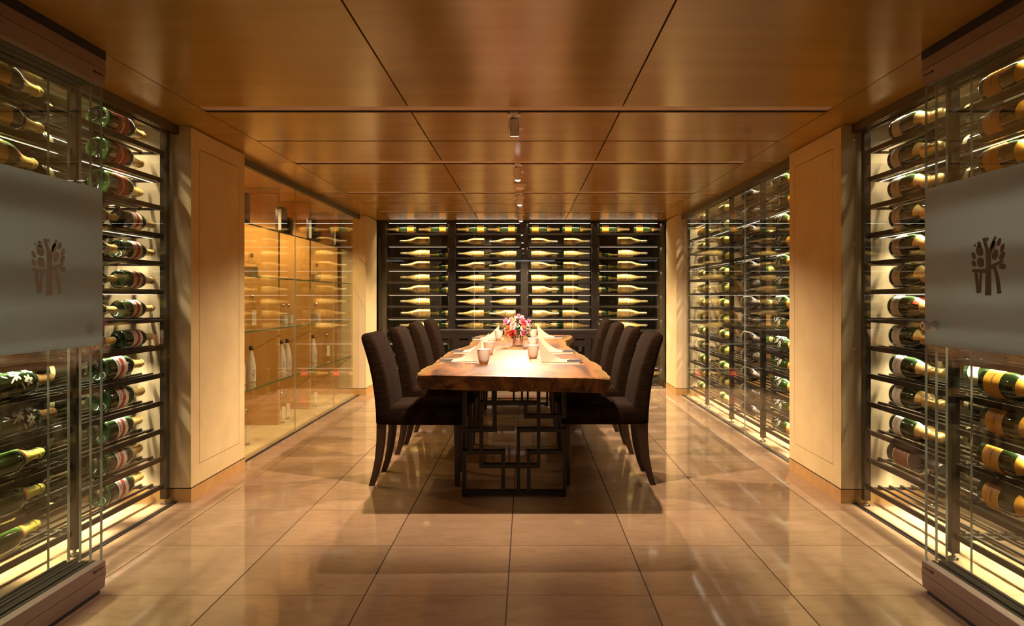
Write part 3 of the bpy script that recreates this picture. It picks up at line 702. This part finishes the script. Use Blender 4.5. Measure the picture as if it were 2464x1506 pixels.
def door(side, xs, front, which):
    s = side; r = empty('glass_door', (xs, DEND, 0)); inn = -s   # inn: direction to the room
    tag(r, f'{which} of the folded glass door leaves at the near {"left" if s < 0 else "right"}', 'door', 'folded glass door leaves')
    l = DST-DEND
    MB().box(-.005, .005, l, 0, .10, 2.20).build('pane', 'door', r)
    MB().box(-.0052, .0052, -.0012, .0006, .13, 2.165).build('polished_edge', 'gedge', r)
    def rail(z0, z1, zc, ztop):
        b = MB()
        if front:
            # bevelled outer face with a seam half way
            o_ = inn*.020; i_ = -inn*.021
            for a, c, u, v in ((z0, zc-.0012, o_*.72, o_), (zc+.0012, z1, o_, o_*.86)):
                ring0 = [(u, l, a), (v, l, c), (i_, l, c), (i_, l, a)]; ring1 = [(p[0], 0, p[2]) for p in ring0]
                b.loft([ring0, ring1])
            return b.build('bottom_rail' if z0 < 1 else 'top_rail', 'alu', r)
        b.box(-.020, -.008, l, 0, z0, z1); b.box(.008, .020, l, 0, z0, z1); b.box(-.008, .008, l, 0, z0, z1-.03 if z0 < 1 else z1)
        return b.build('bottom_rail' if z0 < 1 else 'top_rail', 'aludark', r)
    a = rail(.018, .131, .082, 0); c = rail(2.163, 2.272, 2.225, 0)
    MB().box(-.012, .012, l, -.03, .002, .018).build('floor_track', 'gasket', r)
    MB().box(-.02, .02, l, -.0, 2.272, CZ-.001).build('ceiling_track', 'gasket', r)
    if front:
        for pr_, zz in ((a, .105), (c, 2.197)):
            MB().box(inn*.0175-.003, inn*.0175+.0035, -.085, -.073, zz, zz+.009).build('maker_mark', 'ink', pr_)
            MB().box(inn*.0175-.003, inn*.0175+.0035, -.069, -.02, zz+.002, zz+.006).build('maker_mark', 'ink', pr_)
    return r
def frost(r, s, z0=1.055, z1=1.72):
    return MB().box(-.0068, .0068, DST-DEND, -.002, z0, z1).build('frosted_band', 'frost', r)
names = ['room side leaf', 'second leaf', 'third leaf', 'innermost leaf']
DL = [door(-1, x, i == 0, names[i]) for i, x in enumerate((-1.822, -1.868, -1.912, -1.962))]
DR = [door(1, x, i == 0, names[i]) for i, x in enumerate((1.712, 1.756, 1.80))]
frost(DL[0], -1); frost(DR[0], 1)
lg = tree_logo('logofaint', DL[0], .0072, -1, 2.706-DEND, 1.374)
lg = tree_logo('logo', DR[0], -.0072, 1, 2.63-DEND, 1.374)
link('knob', knob_me, DR[0], (-.006, 2.965-DEND, 1.14), (0, 0, PI))
k_ = link('knob', knob_me, DL[0], (-.006, 2.965-DEND, 1.14), (0, 0, PI)); k_.scale = (.2, 1, 1)

# ------------------------------------------------------------------ dining table
TZ = .79
def lerp(tab, y):
    if y <= tab[0][0]: return tab[0][1]
    for (a, u), (b, v) in zip(tab, tab[1:]):
        if a <= y <= b:
            t = (y-a)/(b-a); t = t*t*(3-2*t); return u+(v-u)*t
    return tab[-1][1]
LE = [(4.15, -.632), (4.2, -.640), (4.32, -.662), (4.5, -.668), (4.97, -.660), (5.27, -.668), (5.75, -.681), (6.32, -.672), (7.03, -.575), (7.79, -.59), (8.5, -.63), (8.88, -.58)]
RE = [(4.15, .478), (4.2, .485), (4.32, .498), (4.52, .506), (4.97, .509), (5.5, .482), (6.2, .444), (6.6, .412), (7.2, .40), (7.7, .42), (8.2, .50), (8.6, .56), (8.88, .55)]
def ztop(x, y):
    k = max(0, 1-(y-4.2)/1.2); return TZ+.018*k-.022*k*(x+.64)/1.13-.006*(1-k)
tb = tag(empty('dining_table', (-.08, 4.2, 0)), 'long live-edge wooden slab table on black fretwork legs', 'table')
ox, oy = -.08, 4.2
ys = [4.15, 4.16, 4.19, 4.235]+[4.3+i*(8.86-4.3)/44 for i in range(45)]+[8.88]
NX = 14; rings = []; sap = []
for y in ys:
    xl, xr = lerp(LE, y), lerp(RE, y); wv = .006*math.sin(y*9)+.004*math.sin(y*23+1); xl += wv; xr -= .006*math.sin(y*8+2)+.004*math.sin(y*19)
    th = .088; ring = []; sp = []
    e0 = .012 if y in (ys[0], ys[-1]) else 0
    for i in range(NX+1):
        t = i/NX; x = xl+(xr-xl)*t; ring.append((x-ox, y-oy, ztop(x, y)-(.006 if i in (0, NX) else 0)-e0*.4))
        d = min(x-xl, xr-x); sp.append(max(0, 1-d/.07)*(.85 if y > 4.2 else .2))
    for dx, dz, q in ((.010, -.035, .9 if y > 4.3 else .0), (-.004, -.072, .3), (-.02, -th, 0)):
        ring.append((xr+dx-ox, y-oy, ztop(xr, y)+dz)); sp.append(q*.8)
    for i in range(NX, -1, -1):
        t = i/NX; x = xl+.02+(xr-xl-.04)*t; ring.append((x-ox, y-oy, ztop(x, y)-th)); sp.append(0)
    for dx, dz, q in ((.004, -.072, .3), (-.010, -.035, .9 if y > 4.3 else .0)):
        ring.append((xl+dx-ox, y-oy, ztop(xl, y)+dz)); sp.append(q*.8)
    rings.append(ring); sap += sp
slab = MB().loft(rings)
me = bpy.data.meshes.new('tabletop'); me.from_pydata(slab.v, [], slab.f); me.materials.append(M['table'])
at = me.attributes.new('sap', 'FLOAT', 'POINT')
for i, v in enumerate(sap): at.data[i].value = v
bm = bmesh.new(); bm.from_mesh(me); bmesh.ops.recalc_face_normals(bm, faces=bm.faces); bm.to_mesh(me); bm.free()
me.shade_smooth(); me.set_sharp_from_angle(angle=math.radians(40))
slabo = link('tabletop', me, tb)
def crack(x0, z0, x1, z1, w_):
    MB().add([(x0-w_, -.0512, z0), (x0+w_, -.0512, z0), (x1, -.0512, z1), (x0-w_, -.03, z0), (x0+w_, -.03, z0), (x1, -.03, z1)],
             [(0, 1, 2), (3, 5, 4), (0, 2, 5, 3), (1, 4, 5, 2), (0, 3, 4, 1)]).build('crack', 'void', slabo)
def fpx(px, py, d=4.15): return ((px-1267)*d/F_PX-ox, H-(py-714)*d/F_PX)
for a, b, c, d, w_ in ((1275, 942, 1274, 912, .0035), (1262, 938, 1250, 916, .002), (1282, 941, 1294, 912, .002), (1366, 937, 1364, 925, .0018), (1183, 931, 1182, 913, .001), (1392, 922, 1407, 908, .0015)):
    x0, z0 = fpx(a, b); x1, z1 = fpx(c, d); crack(x0, z0, x1, z1, w_)
# fretwork frame, traced in units of the photo and set at its own distance
def fret(y):
    r = empty('leg_frame', (0, y-oy, 0)); r.parent = tb
    sc = 4.5/F_PX/5.019
    X = lambda v: (1080-1267)*4.5/F_PX+v*sc-ox
    Z = lambda v: H-(920-714)*4.5/F_PX-v*sc
    hw = 22*sc; dp = .03
    for yy, a, b in ((78, 165, 580), (78, 1060, 1420), (245, 373, 1105), (405, 903, 1417), (568, 166, 580), (568, 818, 1417), (835, 166, 679), (835, 943, 1417), (1000, 373, 1105), (1322, 166, 1417)):
        MB().box(X(a), X(b), -dp+.001, dp-.001, Z(yy)-hw, Z(yy)+hw).build('bar', 'frame', r)
    for xx, a, b in ((188, 57, 590), (188, 813, 1344), (268, 546, 857), (395, 223, 1022), (558, 57, 590), (1395, 57, 427), (1395, 546, 1344), (1298, 383, 590), (925, 223, 427), (1083, 57, 1022), (840, 546, 1344), (657, 813, 1344), (965, 813, 1344)):
        MB().box(X(xx)-hw, X(xx)+hw, -dp, dp, Z(b), Z(a)).build('bar', 'frame', r)
    MB().box(X(150), X(1430), -.07, .07, Z(58), Z(30)).build('top_plate', 'frame', r)
    for xx in (198, 1378): MB().lathe([(.022, 0), (.022, .012), (.012, .014), (.012, Z(1344))], 12, loc=(X(xx), 0, 0)).build('foot', 'cap', r, 40)
fret(4.50); fret(8.25)
MB().box(-.03, .03, .33, 4.05, .655, .69).build('stretcher', 'frame', tb)

# ------------------------------------------------------------------ chairs
def make_chair():
    r = empty('dining_chair')
    b = MB(); rings = []
    def sec(z):
        pts = [(.41, 0, .058), (.53, -.004, .054), (.68, -.022, .05), (.84, -.055, .047), (1.0, -.108, .043), (1.02, -.115, .042)]
        for (a, u, p), (c, v, q) in zip(pts, pts[1:]):
            if a <= z <= c: t = (z-a)/(c-a); return u+(v-u)*t, p+(q-p)*t
        return pts[-1][1:]
    for z, sw, st in ((.412, .006, .006), (.42, 0, 0), (.5, 0, 0), (.6, 0, 0), (.7, 0, 0), (.8, 0, 0), (.9, 0, 0), (.965, 0, 0), (.99, .006, .004), (1.005, .016, .013), (1.013, .034, .028)):
        ox_, t = sec(z); cxx = ox_+t
        rings.append(rrect(cxx, 0, t-st, .23-sw, .024, z))
    b.loft(rings); b.build('backrest', 'fabric', r, 50)
    b = MB(); rings = []
    for z, s_ in ((.410, .004), (.416, 0), (.50, 0), (.522, .008), (.534, .028), (.538, .07)):
        rings.append(rrect(.33, 0, .252-s_, .229-s_, .03, z))
    b.loft(rings); b.build('seat', 'fabricseat', r, 50)
    for y in (-.195, .195):
        rings = []
        for z, x, hx, hy in ((.42, .034, .030, .024), (.30, .030, .028, .022), (.18, .016, .025, .02), (.08, -.006, .022, .018), (0, -.032, .019, .016)):
            rings.append(rrect(x, y, hx, hy, .005, z, 2))
        MB().loft(rings).build('leg', 'legwood', r, 40)
        rings = [rrect(.545, y, .028, .024, .005, .42, 2), rrect(.54, y, .016, .016, .004, 0, 2)]
        MB().loft(rings).build('leg', 'legwood', r, 40)
    return r
CHY = [4.95, 5.89, 6.83, 7.80]
nth = ['nearest', 'second', 'third', 'farthest']
proto = make_chair(); first = True
for side in (-1, 1):
    for i, y in enumerate(CHY):
        o = proto if first else copytree(proto); first = False
        o.location = (-1.0 if side < 0 else .815, y+(.02 if side > 0 else 0), 0)
        o.rotation_euler = (0, 0, (0 if side < 0 else PI)+random.uniform(-.012, .012))
        tag(o, f'dark brown upholstered dining chair, {nth[i]} on the {"left" if side < 0 else "right"} side of the table', 'chair', 'chairs along the table')

# ------------------------------------------------------------------ place settings
def on(x, y): return ztop(x, y)
cupm = MB().lathe([(.026, 0), (.030, .002), (.038, .03), (.0435, .07), (.0455, .102), (.0435, .103), (.0415, .07), (.036, .03), (.028, .008), (.001, .006)], 26, cap=False).mesh('cup', 'cup', 50)
ridge = MB().lathe([(.0446, .094), (.0462, .097), (.0462, .101), (.0446, .1025)], 26).mesh('rim', 'cup', 50)
def napkin_mesh():
    b = MB(); n = 14; rings = []
    for i in range(n+1):
        u = i/n; x = -.155+.30*u
        h = .010+.150*max(0, (u-.18)/.82)**2.3
        hw = .052*(1-.25*u)
        sway = .012*math.sin(u*3)
        ring = []
        for j in range(9):
            v = -1+2*j/8; prof = (1-abs(v))**(.9+.7*u)
            ring.append((x-.02*abs(v)*u, sway*prof+hw*v, max(.0035, h*prof+.003)))
        rings.append(ring)
    for ring in list(rings)[::-1]: rings.append([(x, y*.97, max(.001, z-.003)) for x, y, z in ring])
    b.loft(rings, cap=False, closed=False)
    return b.mesh('napkin', 'napkin', 60)
nap = napkin_mesh()
def cuff_mesh():
    b = MB()
    for k in range(3): b.box(-.165, -.075+.008*k, -.046+.03*k, -.022+.03*k, .013, .0165)
    return b.mesh('cuff', 'navy')
cuff = cuff_mesh()
matm = bevel(MB().box(-.17, .17, -.22, .22, 0, .003).mesh('placemat', 'mat'), .001, 1)
spm = MB().tube([(-.09, 0, .006), (-.02, 0, .008), (.05, 0, .005)], .0032).lathe([(.001, 0), (.013, .002), (.017, .006), (.015, .009), (.001, .007)], 12, loc=(-.10, 0, .002)).mesh('spoon', 'chrome', 60)
for side, lst in ((-1, ((-.45, 5.22, 'nearest', (-.300, 4.985)), (-.45, 6.16, 'second', (-.312, 5.91)), (-.43, 8.05, 'farthest', (-.305, 7.82)))),
                  (1, ((.205, 5.20, 'nearest', (.05, 5.52)), (.22, 6.13, 'second', (.055, 6.48)), (.235, 8.30, 'farthest', (.075, 8.18))))):
    sd = 'left' if side < 0 else 'right'
    for x, y, nn, (cx_, cy_) in lst:
        tag(link('placemat', matm, None, (x, y, on(x, y)-.001)), f'{nn} woven beige placemat on the {sd} side of the table', 'placemat', 'placemats')
        nx = x-.02 if side < 0 else x+.03
        o = tag(link('napkin', nap, None, (nx, y-.04, on(x, y)+.002), (0, 0, .12 if side < 0 else PI-.12)), f'{nn} folded cream napkin standing in a peak on the {sd} side', 'napkin', 'folded napkins')
        link('cuff', cuff, o)
        o = tag(link('cup', cupm, None, (cx_, cy_, on(cx_, cy_)+(.002 if side < 0 else 0))), f'{nn} white tapered cup on the {sd} side of the table', 'cup', 'white cups')
        link('rim', ridge, o)
        if side < 0 and nn == 'nearest':
            tag(link('spoon', spm, None, (x+.13, y-.215, on(x, y)+.003), (0, 0, .4)), 'small silver spoon on the nearest left placemat', 'spoon')
# flowers
fa = tag(empty('flower_arrangement', (-.085, 6.91, on(-.085, 6.91)+.001)), 'mixed pink and red flowers in a square glass vase on the table', 'flowers')
vs = MB()
o4, i4 = [rrect(0, 0, .053, .053, .004, z, 1) for z in (0, .098)], [rrect(0, 0, .048, .048, .003, z, 1) for z in (.098, .008)]
vs.loft(o4+i4).build('vase', 'clear', fa, 30)
MB().loft([rrect(0, 0, .046, .046, .004, .009, 1), rrect(0, 0, .046, .046, .004, .075, 1)]).build('pebbles', 'water', fa)
def bloom(r, layers, mat, seed):
    rnd = random.Random(seed); b = MB()
    for l in range(layers):
        q = l/max(1, layers-1); n = 5+l; tilt = .25+1.0*q; rad = r*(.35+.65*q)
        for i in range(n):
            a = 2*PI*i/n+l*.7+rnd.uniform(-.2, .2); g = []
            for s_ in (0, .4, .75, 1):
                wdt = r*(.16+.42*math.sin(s_*PI*.62)); rr = rad*s_*math.sin(tilt)*(1.0); zz = r*.9*s_*math.cos(tilt)+(.12*r*s_**3 if q < .6 else -.25*r*s_**3)
                for t in (-1, 0, 1):
                    tx, ty = rr-(.18*r*s_ if t else 0), t*wdt
                    g.append((tx*math.cos(a)-ty*math.sin(a), tx*math.sin(a)+ty*math.cos(a), zz+(.1*r*s_ if t else 0)))
            b.add(g, [(i0*3+j, i0*3+j+1, i0*3+j+4, i0*3+j+3) for i0 in range(3) for j in range(2)])
    return b.mesh('bloom', mat, 60)
FL = [('rose', 'f_red', -.048, -.085, .135, .044), ('rose', 'f_orange', -.085, -.06, .175, .038), ('rose', 'f_orange', -.10, -.05, .125, .030), ('bloom', 'f_mauve', -.105, -.01, .235, .042), ('bloom', 'f_pink', -.085, .03, .20, .036),
      ('bloom', 'f_white', -.04, -.055, .215, .036), ('bloom', 'f_yellow', -.005, -.05, .205, .030), ('bloom', 'f_white', -.045, -.08, .185, .026), ('bloom', 'f_pink', .045, -.04, .235, .040), ('rose', 'f_red', .06, -.06, .215, .030),
      ('bloom', 'f_mauve', .098, -.01, .235, .034), ('bloom', 'f_peach', .055, -.085, .18, .036), ('bloom', 'f_white', .088, -.06, .195, .034), ('bloom', 'f_pink', .05, -.09, .135, .034), ('bloom', 'f_mauve', .065, -.085, .155, .024),
      ('tulip', 'f_mauve', .008, -.01, .285, .034), ('bloom', 'f_white', .04, .0, .275, .028), ('bloom', 'f_peach', -.06, .05, .25, .034), ('bloom', 'f_white', .0, .04, .25, .034), ('bloom', 'f_pink', .06, .07, .20, .036),
      ('bloom', 'f_peach', .10, -.04, .14, .024), ('bloom', 'f_white', -.11, .02, .16, .028), ('bloom', 'f_yellow', -.02, .06, .27, .026), ('bloom', 'f_yellow', -.035, -.03, .262, .018), ('bloom', 'f_white', .105, .03, .19, .03)]
for i, (nme, mt, x, y, z, r) in enumerate(FL):
    v = Vector((x, y, z-.10)).normalized()
    v = (v*.8+Vector((0, -.35, .25))).normalized()
    o = link(nme, bloom(r, 4 if nme == 'rose' else (2 if nme == 'tulip' else 3), mt, i), fa, (x, y, z-.01))
    o.rotation_euler = v.to_track_quat('Z', 'Y').to_euler()
    MB().tube([(x*.25, y*.25, .03), (x*.5, y*.5, .09), (x, y, z)], .0022, 5).build('stem', 'stem', fa)
lf = MB().add([(0, 0, 0), (.013, .018, .004), (.016, .04, .002), (0, .07, -.008), (-.016, .04, .002), (-.013, .018, .004), (0, .035, -.004)], [(0, 1, 6), (1, 2, 6), (2, 3, 6), (3, 4, 6), (4, 5, 6), (5, 0, 6)]).mesh('leaf', 'stem', 60)
rnd = random.Random(11)
for i in range(30):
    a = rnd.uniform(0, 2*PI); q = rnd.uniform(.02, .09); z = rnd.uniform(.10, .24)
    o = link('leaf', lf, fa, (q*math.cos(a), q*math.sin(a), z), (rnd.uniform(-.7, .9), rnd.uniform(-.5, .5), a-PI/2)); sc = rnd.uniform(.7, 1.15); o.scale = (sc, sc, sc)

# ------------------------------------------------------------------ console table behind
co = tag(empty('console_table', (-.06, 9.35, 0)), 'low dark wooden console table standing before the back wall rack', 'table')
MB().box(-1.07, 1.07, -.2, .2, .795, .83).build('tabletop', 'console', co)
MB().box(-1.06, 1.06, -.195, .195, .725, .795).build('apron', 'console', co)
for x in (-.845, -.645, .645, .845):
    for y in (-.17, .17):
        MB().box(x-.04, x+.04, y-.025, y+.025, 0, .725).build('leg', 'console', co)
for x in (-.745, .745):
    MB().box(x-.06, x+.06, -.19, .19, .10, .16).build('stretcher', 'console', co)
    MB().box(x-.06, x+.06, -.19, .19, .62, .70).build('stretcher', 'console', co)

# ------------------------------------------------------------------ ceiling fittings
hm = MB().lathe([(.020, .09), (.027, .088), (.028, .08), (.028, -.005), (.025, -.008), (.025, .0), (.002, .0)], 22).mesh('lamp_head', 'spotw', 40)
lm = MB().lathe([(.001, -.020), (.012, -.0185), (.02, -.014), (.0235, -.006), (.0235, -.001), (.001, -.001)], 18).mesh('lens', 'lens')
lm0 = MB().lathe([(.001, -.004), (.024, -.004), (.024, -.001), (.001, -.001)], 18).mesh('lens', 'lens')
pm = MB().lathe([(.001, CZ-.006), (.05, CZ-.006), (.055, CZ-.001), (.001, CZ-.001)], 24).mesh('ceiling_disc', P('cream_enamel', (.8, .66, .42), .5), 40)
for i, d in enumerate(SPOT_D):
    r = tag(empty('spotlight', (-.07, d, 0)), f'white cylinder spotlight hanging from the {["nearest", "second", "third", "farthest"][i]} ceiling slot', 'lamp', 'ceiling spotlights')
    MB().box(-.024, .024, -.13, -.075, CZ-.008, CZ+.06).build('mount_block', 'spotw', r)
    b = MB()
    b.box(-.036, .036, -.115, -.02, CZ-.013, CZ-.009); b.box(-.036, -.0335, -.035, -.02, 2.215, CZ-.010); b.box(.0335, .036, -.035, -.02, 2.215, CZ-.010)
    b.build('bracket', 'spotw', r)
    MB().tube([(-.034, -.028, 2.222), (.034, -.028, 2.222)], .004).build('pivot', 'chrome', r)
    MB().tube([(0, -.10, CZ-.01), (-.022, -.05, CZ-.018), (.012, -.03, CZ-.025), (0, -.012, 2.275)], .004).build('cable', 'cable', r, 60)
    h = link('lamp_head', hm, r, (0, -.012, 2.205), (math.radians(10), 0, 0)); link('lens', lm if i else lm0, h)
    o = tag(link('ceiling_disc', pm, None, (-.07, d+.27, 0)), f'small cream disc on the ceiling behind the {["nearest", "second", "third", "farthest"][i]} spotlight', 'disc', 'ceiling discs')
sd = tag(link('smoke_detector', MB().lathe([(.001, CZ-.055), (.035, CZ-.055), (.05, CZ-.04), (.056, CZ-.022), (.062, CZ-.02), (.062, CZ-.001), (.001, CZ-.001)], 26).mesh('smoke_detector', 'spotw', 40), None, (-.06, 6.6, 0)), 'round white smoke detector on the ceiling between two spotlights', 'detector')
for a in range(12): MB().box(-.004, .004, -.002, .002, -.004, .004).build('vent_slot', 'void', sd, None, (.0535*math.sin(a*PI/6), -.0535*math.cos(a*PI/6), CZ-.031), (0, 0, a*PI/6))
